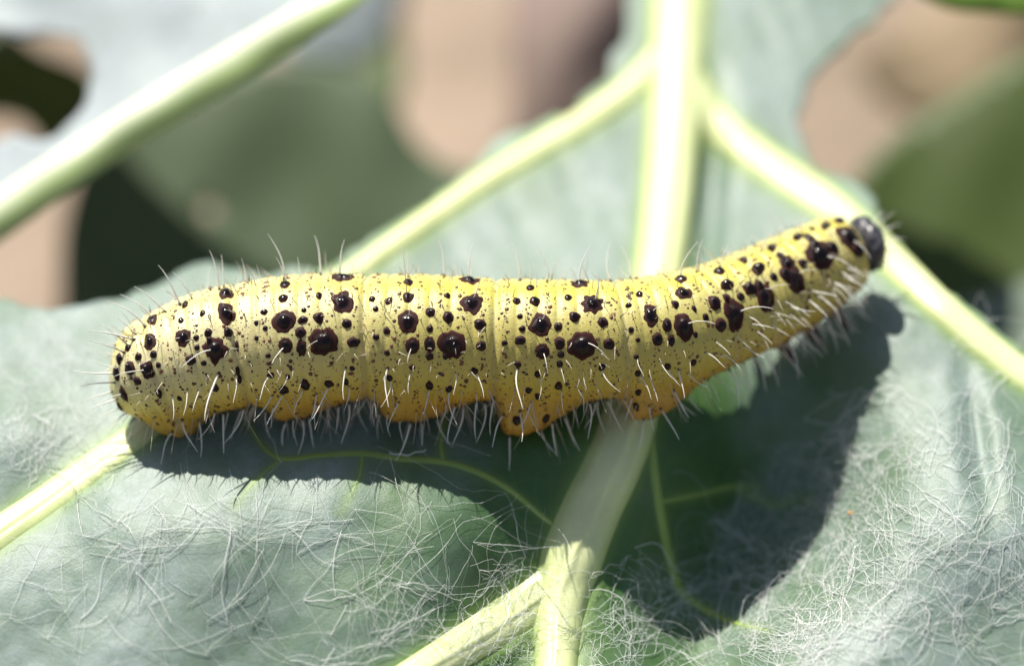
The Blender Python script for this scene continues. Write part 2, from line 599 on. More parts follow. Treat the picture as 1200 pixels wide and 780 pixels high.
def main_attrs(x, y):
    near = np.zeros(x.shape)
    for k in vp:
        d, wd = dist_polyline(vp[k], x, y, vwid[k])
        near = np.maximum(near, np.exp(-np.clip(d - wd / 2, 0, None) / 7.0) * 0.9)
    for pts, wd in thin_main:
        d, _ = dist_polyline(np.array(pts, float), x, y)
        near = np.maximum(near, 0.55 * np.exp(-(d / 7.0) ** 2))
    # waxy bloom worn by the lower midrib, thinned more to paint shade in hollows
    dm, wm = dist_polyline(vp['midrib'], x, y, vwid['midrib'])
    wax_shade = 1 - 0.86 * np.exp(-((dm / 235.0) ** 2)) / (1 + np.exp((400 - y) / 25))
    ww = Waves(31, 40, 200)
    wax_shade = np.clip((wax_shade + 0.10 * ww(x, y) - 0.22) / 0.78, 0.03, 1.15)
    return {'near': near, 'wax_shade': wax_shade}


leaf = empty('cabbage_leaf', P(700, 600, 0.5))
tag(leaf, 'large grey green cabbage leaf with pale ribs that the caterpillar stands on', 'leaf')
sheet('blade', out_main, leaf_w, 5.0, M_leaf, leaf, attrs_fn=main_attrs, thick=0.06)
for k, (pts, wd) in veins_main.items():
    vein('midrib' if k == 'midrib' else 'vein', pts, wd, leaf_w, M_rib, leaf, height=0.46 if k == 'midrib' else 0.36, hmax={'midrib': 0.22, 'low': 0.08}.get(k, 0.12), groove=0.007)
for pts, wd in thin_main:
    vein('vein', pts, wd, leaf_w, M_rib2, leaf, height=0.22, K=7, sink=0.006)

# ------------------------------------------------------------------ leaf at upper left, with a hole
uw = Waves(41, 90, 300)


def leaf2_w(x, y):
    x, y = np.asarray(x, float), np.asarray(y, float)
    # a steep lobe: the blade rises behind its midrib
    d = (x * 0.53 + y * 0.85 - 217)     # distance below the midrib line, px
    return 3.6 + 0.0115 * (-d) + 0.12 * uw(x, y) - 0.002 * (x - 150)


out2 = catmull([(-330, 440), (-150, 330), (-40, 285), (30, 238), (120, 180), (210, 125), (300, 68), (380, 18), (430, -25), (440, -60), (360, -260), (150, -400), (-200, -330), (-420, 0), (-450, 250)], 8)
hole2 = catmull([(-40, 40), (8, 34), (28, 44), (62, 40), (92, 50), (106, 82), (98, 122), (74, 150), (44, 166), (10, 160), (-30, 172), (-60, 110)], 6)
ow2 = Waves(22, 20, 60)
hole2 = hole2 + 2 * np.stack([ow2(hole2[:, 0], hole2[:, 1]), ow2(hole2[:, 1], hole2[:, 0])], 1)
leaf2 = empty('cabbage_leaf', P(150, 150, 4))
tag(leaf2, 'pale blurred cabbage leaf at upper left with a chewed hole and slanting rib', 'leaf')
sheet('blade', out2, leaf2_w, 8.0, M_leaf2, leaf2, holes=(hole2,), thick=0.06)
vein('midrib', [(-330, 452), (-150, 345), (-30, 274), (60, 212), (140, 158), (225, 106), (310, 55), (385, 8), (425, -22), (438, -50)],
     [60, 52, 46, 44, 44, 44, 42, 38, 30, 12], leaf2_w, M_rib3, leaf2, height=0.6)

# ------------------------------------------------------------------ leaves far behind
def far_leaf(outline, depth, mat, label, rib=None, ribw=None, holes=(), name='background_leaf', ribmat=None, step=14):
    ol = catmull(outline, 8)
    c = ol.mean(0)
    e = empty(name, P(c[0], c[1], float(depth(np.array(c[0]), np.array(c[1])))))
    tag(e, label, 'leaf', 'blurred leaves behind')
    sheet('blade', ol, depth, step, mat, e, holes=holes, thick=0.08)
    if rib:
        vein('midrib', rib, ribw, depth, ribmat or M_rib3, e, height=0.35)
    return e


fw = Waves(51, 120, 400)
hole_b = np.array([(245 + 9 * math.cos(a), 246 + 10 * math.sin(a)) for a in np.linspace(0, 2 * math.pi, 14, endpoint=False)])
far_leaf([(60, 470), (70, 360), (75, 260), (110, 170), (200, 110), (330, 70), (440, 95), (490, 170), (545, 200), (620, 190), (660, 260), (700, 420), (560, 600), (250, 640)],
         lambda x, y: 11.5 + 0.004 * (390 - y) + 0.07 * fw(x, y), M_leaf3, 'dark green blurred leaf hanging below the upper left leaf, behind the caterpillar tail',
         holes=(hole_b,))
far_leaf([(1000, 260), (1010, 200), (1050, 158), (1120, 110), (1210, 60), (1330, 40), (1450, 160), (1420, 330), (1300, 420), (1150, 430), (1050, 360)],
         lambda x, y: 10 + 0.004 * (390 - y) + 0.08 * fw(x + 500, y), M_leaf4, 'dark olive blurred leaf at right behind the caterpillar head')
far_leaf([(1060, -40), (1100, 4), (1160, 14), (1230, 16), (1330, -10), (1300, -120), (1150, -140)],
         lambda x, y: 3.4 + 0.006 * (390 - y) * 0.3 + 0.1 * fw(x, y + 900), M_leaf5, 'bright yellow green leaf edge in the top right corner')
far_leaf([(1120, 372), (1160, 345), (1220, 325), (1320, 330), (1400, 420), (1330, 520), (1180, 500)],
         lambda x, y: 8 + 0.012 * (390 - y) + 0.15 * fw(x, y + 300), M_leaf6, 'grey green blurred leaf tip at the right edge below the olive leaf')
far_leaf([(300, 150), (350, 70), (400, 20), (440, -60), (500, -150), (470, 20), (475, 90), (450, 150), (400, 190)],
         lambda x, y: 14 + 0.012 * (390 - y) + 0.2 * fw(x + 100, y + 100), M_leaf4, 'small yellowish green blurred leaf just right of the slanting rib')
far_leaf([(330, 60), (370, 0), (420, -60), (470, -120), (480, -20), (440, 60), (400, 75)],
         lambda x, y: 12 + 0.006 * (390 - y) + 0.2 * fw(x + 100, y + 100), M_leaf2, 'grey blurred leaf lobe at the top edge beside the slanting rib')
far_leaf([(585, 210), (600, 120), (600, 20), (620, -80), (700, -150), (780, -60), (760, 60), (720, 160), (660, 210)],
         lambda x, y: 15 + 0.001 * (390 - y) + 0.3 * fw(x + 300, y + 100), M_gap_shade, 'mauve brown blurred sheet added for the shaded ground left of the midrib top')  # dark sheet added in the gap to give the shade on the ground
far_leaf([(1010, 70), (1070, 30), (1120, -10), (1200, -60), (1330, -90), (1350, 60), (1250, 110), (1120, 140), (1050, 130)],
         lambda x, y: 16 + 0.002 * (390 - y) + 0.3 * fw(x + 300, y + 500), M_dry2, 'brown withered blurred leaf in the upper right background')
far_leaf([(-120, 60), (-20, 20), (50, 60), (110, 90), (130, 160), (60, 190), (20, 140), (-100, 130)],
         lambda x, y: 12 + 0.002 * (390 - y) + 0.3 * fw(x + 700, y + 500), M_leaf4, 'olive blurred leaf seen through the chewed hole')

# ------------------------------------------------------------------ caterpillar
ST = [(128, 452, .60), (150, 447, .615), (175, 437, .635), (210, 424, .68), (250, 411, .725), (300, 403, .75), (350, 398, .76), (430, 395, .745), (500, 398, .755),
      (580, 398, .72), (650, 401, .725), (725, 397, .69), (780, 390, .67), (840, 371, .64), (890, 350, .61), (940, 326, .58), (985, 301, .52), (1010, 288, .46), (1040, 275, .34)]
SX = np.array([a[0] for a in ST], float)
SY = np.array([a[1] for a in ST], float)
SR = np.array([a[2] for a in ST], float)
S0, S1 = 128.0, 1022.0
CW_X, CW_W = [128, 300, 700, 780, 860, 940, 1030], [0.05, 0.0, 0.0, 0.10, 0.4, 0.8, 1.15]
BND = [188, 285, 430, 580, 725, 836, 879, 914, 947, 981]
PRO = [(172, .28, 16, 30, 20, 148), (326, .20, 18, 44, 22, 150), (470, .26, 20, 46, 22, 150), (606, .44, 18, 40, 20, 150), (744, .34, 18, 36, 19, 150)]
DOR = np.array([0.0, 0.80, -0.60])


def center(s):
    return np.stack([(s - 600) / 100, (390 - smooth_tab(s, SX, SY, 20)) / 100, smooth_tab(s, CW_X, CW_W, 25)], -1)


def crease_of(s):
    c = np.zeros(np.shape(s))
    for b_ in BND:
        c = np.maximum(c, np.exp(-((s - b_) / 4.0) ** 2))
    return c


def body_pt(s, th):
    """surface point (frame axes); th in degrees, 0 = back line, + = side facing the camera"""
    s, th = np.broadcast_arrays(np.asarray(s, float), np.asarray(th, float))
    C = center(s)
    T = center(s + 4) - center(s - 4)
    T /= np.linalg.norm(T, axis=-1)[..., None]
    Dv = DOR - (T @ DOR)[..., None] * T
    Dv /= np.linalg.norm(Dv, axis=-1)[..., None]
    L = -np.cross(Dv, T)
    L = np.where((L[..., 2:3] > 0), -L, L)
    R = smooth_tab(s, SX, SR, 14)
    t0 = np.clip((s - S0) / 62.0, 0, 1)
    R = R * np.sqrt(np.clip(1 - (1 - t0) ** 2, 0, 1))
    t1 = np.clip((S1 - s) / 22.0, 0, 1)
    R = R * np.sqrt(np.clip(1 - (1 - t1) ** 2, 0, 1))
    thr = np.radians(th)
    # rings: deep folds between segments, six shallow annulets in each
    cr = crease_of(s)
    edges = np.array([105] + BND + [1016])
    k = np.clip(np.searchsorted(edges, s) - 1, 0, len(edges) - 2)
    f = (s - edges[k]) / (edges[k + 1] - edges[k])
    big = (edges[k + 1] - edges[k]) > 70
    nan_ = np.where(big, 6, 2)
    ann = np.abs(np.sin(f * nan_ * math.pi))
    fall = np.clip(t0 * 1.2, 0, 1) * np.clip(t1 * 1.2, 0, 1)
    mod = 1 - fall * (0.065 * cr * (0.6 + 0.4 * np.cos(thr - 1.2)) + 0.028 * (1 - ann) ** 2) + 0.02 * np.sin(f * math.pi) * big * fall
    # lateral fold above the feet
    mod = mod + 0.035 * np.exp(-((np.abs(th) - 118) / 10.0) ** 2) * fall * (0.7 + 0.3 * np.sin(s * 0.13))
    mod = mod - 0.06 * np.exp(-((np.abs(th) - 180) / 40.0) ** 2)
    add = np.zeros(s.shape)
    for px, h, ssl, ssr, sa, ta in PRO:
        dd = np.abs(np.abs((th + 180) % 360 - 180) - ta)
        ss = np.where(s < px, ssl, ssr)
        g = np.exp(-(np.abs(s - px) / ss) ** np.where(s < px, 2.8, 1.7) - (dd / sa) ** 2.2)
        add = add + h * np.tanh(1.9 * g) / math.tanh(1.9) * 0.93
    # small blunt thoracic swellings
    for px in (898, 931, 962):
        dd = np.abs(np.abs((th + 180) % 360 - 180) - 145)
        add = add + 0.08 * np.exp(-((s - px) / 11) ** 2 - (dd / 16) ** 2)
    r = R * mod + add * np.clip(t0, 0, 1)
    return C + (r * np.cos(thr))[..., None] * Dv + (r * np.sin(thr))[..., None] * L


def body_nrm(s, th):
    a = body_pt(s + 1.5, th) - body_pt(s - 1.5, th)
    b_ = body_pt(s, th + 1.5) - body_pt(s, th - 1.5)
    n_ = np.cross(a, b_)
    n_ /= np.linalg.norm(n_, axis=-1)[..., None] + 1e-12
    out = body_pt(s, th) - center(np.asarray(s, float))
    sg = np.sign((n_ * out).sum(-1))[..., None]
    return n_ * sg


cat = empty('caterpillar', P(600, 505, 0.15))
tag(cat, 'yellow caterpillar with black spots and white bristles lying across the leaf', 'caterpillar')
ns, nth = 560, 144
sg = np.concatenate([S0 + 62 * (1 - np.cos(np.linspace(0.02, math.pi / 2, 60))), np.linspace(191, 1000, ns - 80), 1000 + 21.9 * np.sin(np.linspace(0.05, math.pi / 2, 20))])
sg = np.sort(sg)
ns = len(sg)
tg = np.linspace(0, 360, nth, endpoint=False)
SS, TT = np.meshgrid(sg, tg, indexing='ij')
BV = body_pt(SS, TT)
V = W(BV[..., 0], BV[..., 1], BV[..., 2]).reshape(-1, 3)
idx = np.arange(ns * nth).reshape(ns, nth)
F = np.stack([idx[:-1], idx[1:], np.roll(idx, -1, 1)[1:], np.roll(idx, -1, 1)[:-1]], -1).reshape(-1, 4).tolist()
F.append(idx[0].tolist())
F.append(idx[-1][::-1].tolist())
tha = np.abs((TT + 180) % 360 - 180) / 180
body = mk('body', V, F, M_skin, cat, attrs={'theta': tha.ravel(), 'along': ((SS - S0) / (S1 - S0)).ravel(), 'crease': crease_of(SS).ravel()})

# table of the surface, so that the many small pieces can be set on it quickly
ts_ = np.concatenate([S0 + 0.3 + 20 * np.linspace(0, 1, 60) ** 2, np.arange(149, 1002, 1.5), 1002 + 19.7 * (1 - (1 - np.linspace(0, 1, 30)) ** 2)])
tt_ = np.arange(-180, 181, 1.5)
gs_, gt_ = np.meshgrid(ts_, tt_, indexing='ij')
gp = body_pt(gs_, gt_)
gn = body_nrm(gs_, gt_)


def _look(tab, s, th):
    s, th = np.broadcast_arrays(np.asarray(s, float), np.asarray(th, float))
    fi = np.interp(s, ts_, np.arange(len(ts_)))
    fj = ((th + 180) % 360) / 1.5
    i0 = np.minimum(fi.astype(int), len(ts_) - 2)
    j0 = np.minimum(fj.astype(int), len(tt_) - 2)
    a, b_ = (fi - i0)[..., None], (fj - j0)[..., None]
    return (tab[i0, j0] * (1 - a) + tab[i0 + 1, j0] * a) * (1 - b_) + (tab[i0, j0 + 1] * (1 - a) + tab[i0 + 1, j0 + 1] * a) * b_


body_pt = lambda s, th: _look(gp, s, th)


def body_nrm(s, th):
    n_ = _look(gn, s, th)
    return n_ / (np.linalg.norm(n_, axis=-1)[..., None] + 1e-12)


# pixel -> place on the body, by search over the visible side
kk = D / (D + gp[..., 2])
gpx, gpy = 600 + gp[..., 0] * 100 * kk, 390 - gp[..., 1] * 100 * kk
gvis = gn[..., 2] < -0.02


def locate(px, py, pen=0.0):
    d = (gpx - px) ** 2 + (gpy - py) ** 2 + np.where(gvis, 0, 4000)
    i = np.unravel_index(np.argmin(d), d.shape)
    return gs_[i], gt_[i]


def spot_mesh(s, th, rx, ry, dome=0.3, irregular=0.15, seed=0, rings=5, seg=20, lift=0.004, core=0.6):
    """domed spot lying on the skin; rx along the body, ry round it (px)"""
    r = np.random.default_rng(seed)
    C = center(np.array([s]))[0]
    p0 = body_pt(np.array([s]), np.array([th]))[0]
    Rl = max(np.linalg.norm(p0 - C), 0.08)
    dsdu = 1.0 / max(np.linalg.norm(body_pt(np.array([s + 1.0]), np.array([th]))[0] - p0) * 100, 0.35)
    ang = np.linspace(0, 2 * math.pi, seg, endpoint=False)
    ol = 1 + irregular * sum(r.normal(0, 0.4) * np.sin(k_ * ang + r.uniform(0, 6.3)) for k_ in (2, 3, 4, 5, 7)) + 0.03 * np.sin(9 * ang + r.uniform(0, 6)) + 0.025 * np.sin(13 * ang + r.uniform(0, 6))
    S, T, H, RA = [s], [th], [1.0], [0.0]
    for k in range(1, rings + 1):
        q = k / rings
        for a, o_ in zip(ang, ol):
            oo = 1 + (o_ - 1) * q
            S.append(s + math.cos(a) * rx * q * oo * dsdu)
            T.append(th + math.degrees(math.sin(a) * ry * q * oo / 100 / Rl))
            H.append(max(1 - (q / core) ** 2, 0) ** 0.7 * 0.85 + 0.15 * (1 - q ** 4))
            RA.append(q)
    S, T, H = np.clip(np.array(S), S0 + 0.6, S1 - 0.6), np.array(T), np.array(H)
    n_ = body_nrm(S, T)
    pts = body_pt(S, T) + n_ * (lift + H * dome * min(rx, ry) / 100)[:, None] - n_ * (np.array(RA) > 0.99)[:, None] * (lift + 0.006)
    F = [[0, 1 + i, 1 + (i + 1) % seg] for i in range(seg)]
    for k in range(rings - 1):
        a0, b0 = 1 + k * seg, 1 + (k + 1) * seg
        for i in range(seg):
            j = (i + 1) % seg
            F.append([a0 + i, b0 + i, b0 + j, a0 + j])
    return W(pts[:, 0], pts[:, 1], pts[:, 2]), F, RA


SPOTS = [
    # tail
    (176, 400, 8, 9), (180, 415, 4.5, 4.5), (172, 434, 9, 10), (152.5, 431.5, 7, 8), (161, 447, 5, 5), (162.5, 418, 4.5, 4.5), (145, 461, 6, 7), (136, 437, 6, 6),
    (139, 420, 5, 5), (141, 477, 5, 6), (179, 375, 7, 6), (186, 427, 3.5, 3.5), (150, 407, 4, 4),
    # first long ring
    (265.5, 366, 12, 11), (214.6, 396, 9, 10), (244, 390, 5, 5), (252, 409.6, 13, 14), (223.5, 422, 6, 6.5), (268, 388.5, 6, 5.5), (231, 408, 3.5, 3.5), (230, 395, 3.8, 3.5),
    (278, 405, 4, 4), (265.5, 342.5, 10, 7), (212, 375, 3.6, 3.6), (238, 367, 3.6, 3.6), (238, 425, 3.5, 3.5), (216, 357, 5, 4), (245, 399, 4, 6),
    # second
    (332, 376, 13, 13), (334, 404, 8, 9), (354.5, 374, 6, 4.5), (351.6, 389, 7, 6), (353.4, 407, 6, 9), (379, 400, 17, 17), (373.5, 372, 7, 6), (402, 354, 13, 12),
    (407, 379, 6, 5.5), (413.7, 400, 8, 6), (332, 350, 5.5, 5), (309.6, 365.5, 4.5, 3.5), (333, 333.5, 6, 5), (401, 325.5, 13, 8), (310, 384.5, 3.2, 3.2), (301, 396, 3, 3),
    (314, 417, 3.2, 3.2), (356, 364, 3.2, 3), (374, 347, 4, 4), (300, 379, 3, 3),
    # third
    (478.7, 376.6, 12.5, 13), (483, 404.6, 8, 9.5), (504, 366.6, 6.5, 5), (504, 385.6, 4.5, 4), (504, 403, 6.5, 9), (504, 418, 5, 5), (529.6, 403, 16.5, 17), (526, 371, 7, 6.5),
    (553, 355, 12.5, 10.5), (562, 379, 7, 6.5), (564, 406, 6, 6), (479, 349, 6.5, 6), (455, 353, 5, 4), (478, 331, 6, 4.5), (550, 328, 12, 7), (454, 387, 4.5, 4.2),
    (454, 413, 3.6, 3.6), (440, 395, 4.2, 3.6), (440, 361.5, 3.6, 3.2), (436, 350, 4, 3.4), (522, 418, 3.5, 4), (524, 346, 4, 3.2),
    # fourth
    (633, 380, 12, 12.5), (635.5, 412, 8, 9), (654.5, 382, 5.5, 5), (656, 401, 6.5, 7), (658, 416, 4.2, 4.2), (655.6, 427, 4, 4), (681, 404, 17, 18), (672.4, 370.5, 7, 6),
    (694.7, 356, 12, 10.5), (707, 378, 6.5, 6), (713.7, 402.5, 6.5, 7), (627.6, 352.6, 6.5, 5.5), (605, 352.6, 5, 4), (610, 399.6, 6.5, 5.5), (612, 385, 4, 4), (621.5, 337, 5, 4),
    (665, 349, 4.5, 3.6), (678.5, 332, 11, 7), (591, 402, 3.6, 3.4), (609, 371, 3.4, 3.2),
    # fifth
    (761.7, 370, 9.5, 12), (770, 397, 6.5, 8), (782.5, 381.5, 5.5, 8), (786, 399, 4.5, 7), (800.5, 383, 12, 17), (791, 357, 5, 5), (800.5, 342.7, 10, 7), (813.7, 361, 3.4, 3.6),
    (740, 387, 3.4, 3.4), (748, 398, 3, 3), (737, 357, 3.6, 3), (750, 345, 4, 4), (828, 372, 4, 5), (797, 327, 7, 5), (816, 392, 3, 4), (746, 419, 3.2, 3.2),
    # front rings
    (852.5, 333, 5.5, 6), (837, 354.5, 6, 8), (858, 369, 11.5, 14), (845, 381, 6, 7), (851, 350, 4, 5), (868, 348, 4, 4), (843, 317, 5, 4),
    (879, 337, 6, 7), (897, 348, 11, 14), (888, 314, 7, 6), (890, 335, 6, 5), (907, 325, 4, 4), (870, 306, 5, 4),
    (922, 310, 9, 8), (930, 327, 11, 13), (914, 300, 4.5, 5), (921, 321, 6, 7), (904, 290, 5, 4), (941, 309, 5, 5), (935, 277, 5, 4),
    (962, 297, 14, 14), (948, 279, 5, 5), (955, 287, 6, 6), (975, 290, 6, 8), (968, 263, 5, 4), (952, 268, 3, 3),
    (996, 277, 12, 14), (1006, 292, 7, 8), (984, 258, 6, 4),
    # lower side
    (482, 431, 3.6, 3.6), (556, 434, 4.5, 4), (503, 452, 5, 5), (526, 455, 4.5, 4), (456, 442, 4, 4), (607, 427, 4, 4), (655, 452, 5, 5), (630, 438, 3.6, 4), (706, 430, 4.5, 4), (631, 464, 4, 4),
    (405, 447, 4, 4), (357, 450, 6, 6), (333, 457, 6, 5), (318, 439, 4.5, 3.6), (279, 435, 3.6, 4), (252, 455, 5, 4), (187, 461, 4.5, 4.5), (210, 467, 3.6, 3), (281, 445, 4, 3.4),
    (747, 437, 4, 4), (783, 430, 4, 4), (748, 460, 4, 4), (812, 425, 4, 4), (386, 449, 6, 4), (620, 457, 4, 4), (412, 431, 3.2, 3.2), (337, 441, 3.2, 3), (605, 493, 5, 4), (640, 490, 5, 4), (745, 476, 4, 4),
]
for i, (px, py, rx, ry) in enumerate(SPOTS):
    s, th = locate(px, py)
    p0 = body_pt(np.array([s]), np.array([th]))[0]
    nz = max(0.4, -body_nrm(np.array([s]), np.array([th]))[0][2])
    bigr = max(rx, ry) > 8
    rx, ry = rx * (1.12 if px < 830 else 1.5), ry * (1.1 if px < 830 else 1.25)
    v_, f_, ra = spot_mesh(s, th, rx, min(ry / nz, ry * 1.7, 17 if px < 830 else 20), dome=0.30 if bigr else 0.38, irregular=0.16 if 10 < rx < 15.5 else 0.10, core=0.5 if bigr else 0.9, seed=i, rings=7 if bigr else 3, seg=36 if bigr else 12)
    mk('spot', v_, f_, M_spot, cat, attrs={'rad': ra})

# freckles: tiny raised dots, too many to count, set along the annulets
VV, FF = [], []
r = np.random.default_rng(5)
cnt = 0
edges = np.array([105] + BND + [1016])
spx = np.array([(a, b_) for a, b_, _, _ in SPOTS])
spr = np.array([max(c, d_) for _, _, c, d_ in SPOTS])
for _ in range(3800):
    s = r.uniform(140, 985)
    k = int(np.searchsorted(edges, s)) - 1
    if edges[k + 1] - edges[k] > 70:
        f = (s - edges[k]) / (edges[k + 1] - edges[k])
        f = (np.floor(f * 6) + 0.5 + r.normal(0, 0.11)) / 6
        s = edges[k] + f * (edges[k + 1] - edges[k])
        if s > 1000 or s < 135: continue
    th = r.uniform(-110, 150)
    p0 = body_pt(np.array([s]), np.array([th]))[0]
    q = D / (D + p0[2])
    X, Y = 600 + p0[0] * 100 * q, 390 - p0[1] * 100 * q
    n0 = body_nrm(np.array([s]), np.array([th]))[0]
    if n0[2] < 0 and (np.hypot(spx[:, 0] - X, spx[:, 1] - Y) < spr + 2.5).any(): continue
    rad = float(np.clip(r.lognormal(math.log(1.5), 0.45), 0.7, 3.4)) * (1.0 if th < 95 else 0.85)
    v_, f_, _ra = spot_mesh(s, th, rad, rad * r.uniform(.9, 1.2), dome=0.3, irregular=0.1, seed=cnt, rings=2, seg=7, lift=0.003)
    off = len(VV)
    VV.extend(v_.tolist())
    FF.extend([[a + off for a in fc] for fc in f_])
    cnt += 1
tag(mk('freckles', VV, FF, M_freckle, cat), kind='stuff')


# ---- bristles
def bristle_mesh(bend, wave, seed):
    K, Q = 9, 5
    V, F, A = [], [], []
    for k in range(K):
        q = k / (K - 1)
        x = bend * q * q + wave * math.sin(q * 5)
        rad = 0.025 * (1 - 0.8 * q ** 1.6) * (1.5 if k == 0 else 1)
        for i in range(Q):
            a = 2 * math.pi * i / Q
            V.append((x + rad * math.cos(a), rad * math.sin(a), q))
            A.append(q)
    for k in range(K - 1):
        for i in range(Q):
            j = (i + 1) % Q
            F.append([k * Q + i, k * Q + j, (k + 1) * Q + j, (k + 1) * Q + i])
    return V, F, A


BM = []
for kk_, (bd, wv_) in enumerate([(0.10, 0.01), (0.25, 0.015), (0.42, -0.01), (0.18, -0.03), (0.6, 0.02)]):
    v_, f_, a_ = bristle_mesh(bd, wv_, kk_)
    me = bpy.data.meshes.new('bristle')
    me.from_pydata(v_, [], f_)
    at = me.attributes.new('tip', 'FLOAT', 'POINT')
    at.data.foreach_set('value', np.array(a_, np.float32))
    me.polygons.foreach_set('use_smooth', [True] * len(me.polygons))
    me.materials.append(M_bristle)
    BM.append(me)
nbr = 0


def bristle(base, dirv, bendv, length, mi):
    """base, dirv, bendv in frame axes"""
    global nbr
    z = np.asarray(dirv, float); z = z / np.linalg.norm(z)
    x = np.asarray(bendv, float); x = x - (x @ z) * z
    if np.linalg.norm(x) < 1e-4: x = np.array([1.0, 0, 0]) - z[0] * z
    x = x / np.linalg.norm(x)
    y = np.cross(z, x)
    o = bpy.data.objects.new('bristle', BM[mi])
    scene.collection.objects.link(o)
    o.parent = cat
    o.matrix_parent_inverse = Matrix.Translation(cat.location).inverted()
    Rm = Matrix([list(W(*c)) for c in (x, y, z)]).transposed().to_4x4()
    o.matrix_basis = Matrix.Translation(Vector(W(*base))) @ Rm @ Matrix.Scale(length, 4)
    nbr += 1


def seta(px, py, tx, ty, tw=0.0, mi=1, bend=None, s_th=None):
    """a bristle rooted on the body at photo pixel (px, py) whose tip reaches about (tx, ty)"""
    s, th = s_th if s_th else locate(px, py)
    p = body_pt(np.array([s]), np.array([th]))[0]
    n_ = body_nrm(np.array([s]), np.array([th]))[0]
    d = np.array([(tx - px) / 100, -(ty - py) / 100, 0.0])
    L = np.linalg.norm(d)
    d[2] = L * (0.6 * n_[2] + tw)
    L = np.linalg.norm(d)
    if bend is None: bend = np.array([0, -1.0, 0])
    base = p - n_ * 0.01
    bdv = np.asarray(bend, float)
    z = d / L
    x = bdv - (bdv @ z) * z
    x = x / (np.linalg.norm(x) + 1e-6)
    am = [0.10, 0.25, 0.42, 0.18, 0.6][mi]
    dd = z - x * am * 0.8
    bristle(base, dd, x, L, mi)


LEFT, RIGHT, DOWN, UP = (-1, 0, 0), (1, 0, 0), (0, -1, 0), (0, 1, 0)
TOPB = [(333, 328, 320, 277, 2, LEFT), (335, 330, 324, 301, 1, LEFT), (376, 322, 370, 275, 1, LEFT), (399, 324, 403, 281, 1, RIGHT), (263, 337, 260, 298, 0, LEFT), (257, 340, 247, 294, 1, LEFT),
        (212, 358, 189, 311, 1, LEFT), (178, 374, 146, 344, 2, LEFT), (214, 356, 190, 336, 1, LEFT), (238, 346, 226, 326, 0, LEFT), (160, 392, 134, 368, 1, LEFT), (158, 398, 107, 387, 1, DOWN),
        (146, 413, 107, 398, 1, DOWN), (138, 432, 110, 423, 1, UP), (135, 437, 87, 435, 1, UP), (132, 459, 94, 472, 1, DOWN), (138, 468, 100, 483, 1, DOWN), (141, 478, 108, 495, 1, DOWN),
        (170, 384, 133, 352, 2, LEFT), (150, 405, 118, 378, 1, LEFT), (195, 366, 160, 335, 1, LEFT), (135, 448, 92, 452, 1, DOWN), (148, 486, 122, 503, 1, DOWN), (226, 350, 205, 318, 1, LEFT),
        (290, 332, 283, 302, 0, LEFT), (306, 330, 300, 310, 0, LEFT), (352, 325, 349, 300, 0, LEFT), (425, 322, 424, 300, 0, RIGHT),
        (478, 325, 477, 293, 1, LEFT), (476, 330, 471, 287, 0, LEFT), (520, 324, 515, 281, 1, LEFT), (549, 326, 553, 285, 1, RIGHT), (556, 346, 565, 322, 0, RIGHT), (598, 328, 589, 307, 0, LEFT),
        (610, 329, 602, 285, 1, LEFT), (622, 332, 622, 304, 0, LEFT), (629, 336, 630, 310, 0, RIGHT), (641, 330, 634, 289, 2, LEFT), (680, 332, 690, 286, 2, RIGHT), (697, 352, 702, 321, 1, LEFT),
        (717, 330, 713, 284, 2, RIGHT), (738, 327, 729, 286, 2, LEFT), (740, 327, 738, 303, 0, RIGHT), (797, 325, 812, 285, 2, RIGHT), (816, 319, 822, 280, 1, RIGHT), (826, 316, 820, 292, 0, LEFT),
        (843, 312, 853, 285, 1, RIGHT), (870, 304, 880, 275, 1, RIGHT), (892, 293, 904, 268, 1, RIGHT), (905, 288, 915, 262, 0, RIGHT), (934, 275, 946, 250, 1, RIGHT), (967, 262, 975, 238, 1, RIGHT),
        (985, 256, 1000, 232, 1, RIGHT)]
for px, py, tx, ty, mi, bd in TOPB:
    seta(px, py, tx, ty, 0.2, mi, bd)
MIDB = [(252, 409, 218, 424, 2, DOWN), (172, 434, 137, 440, 1, DOWN), (379, 398, 361, 405, 2, DOWN), (332, 372, 326, 362, 0, UP), (334, 404, 319, 424, 1, RIGHT), (478, 372, 481, 352, 0, UP),
        (483, 404, 477, 423, 1, RIGHT), (531, 402, 534, 414, 2, DOWN), (634, 376, 642, 356, 2, UP), (636, 411, 642, 433, 2, DOWN), (684, 401, 706, 412, 4, DOWN), (764, 366, 778, 350, 1, UP),
        (804, 380, 832, 377, 4, DOWN), (866, 366, 898, 360, 4, DOWN), (898, 340, 920, 332, 4, DOWN), (935, 322, 955, 315, 2, DOWN), (700, 352, 702, 326, 0, UP), (402, 350, 399, 330, 0, UP),
        (555, 350, 564, 324, 1, UP), (966, 300, 996, 312, 4, DOWN), (996, 280, 1020, 300, 2, DOWN), (215, 394, 196, 398, 1, DOWN), (145, 461, 118, 470, 1, DOWN), (265, 362, 258, 345, 0, UP)]
for px, py, tx, ty, mi, bd in MIDB:
    seta(px, py, tx, ty, 0.0, mi, bd)
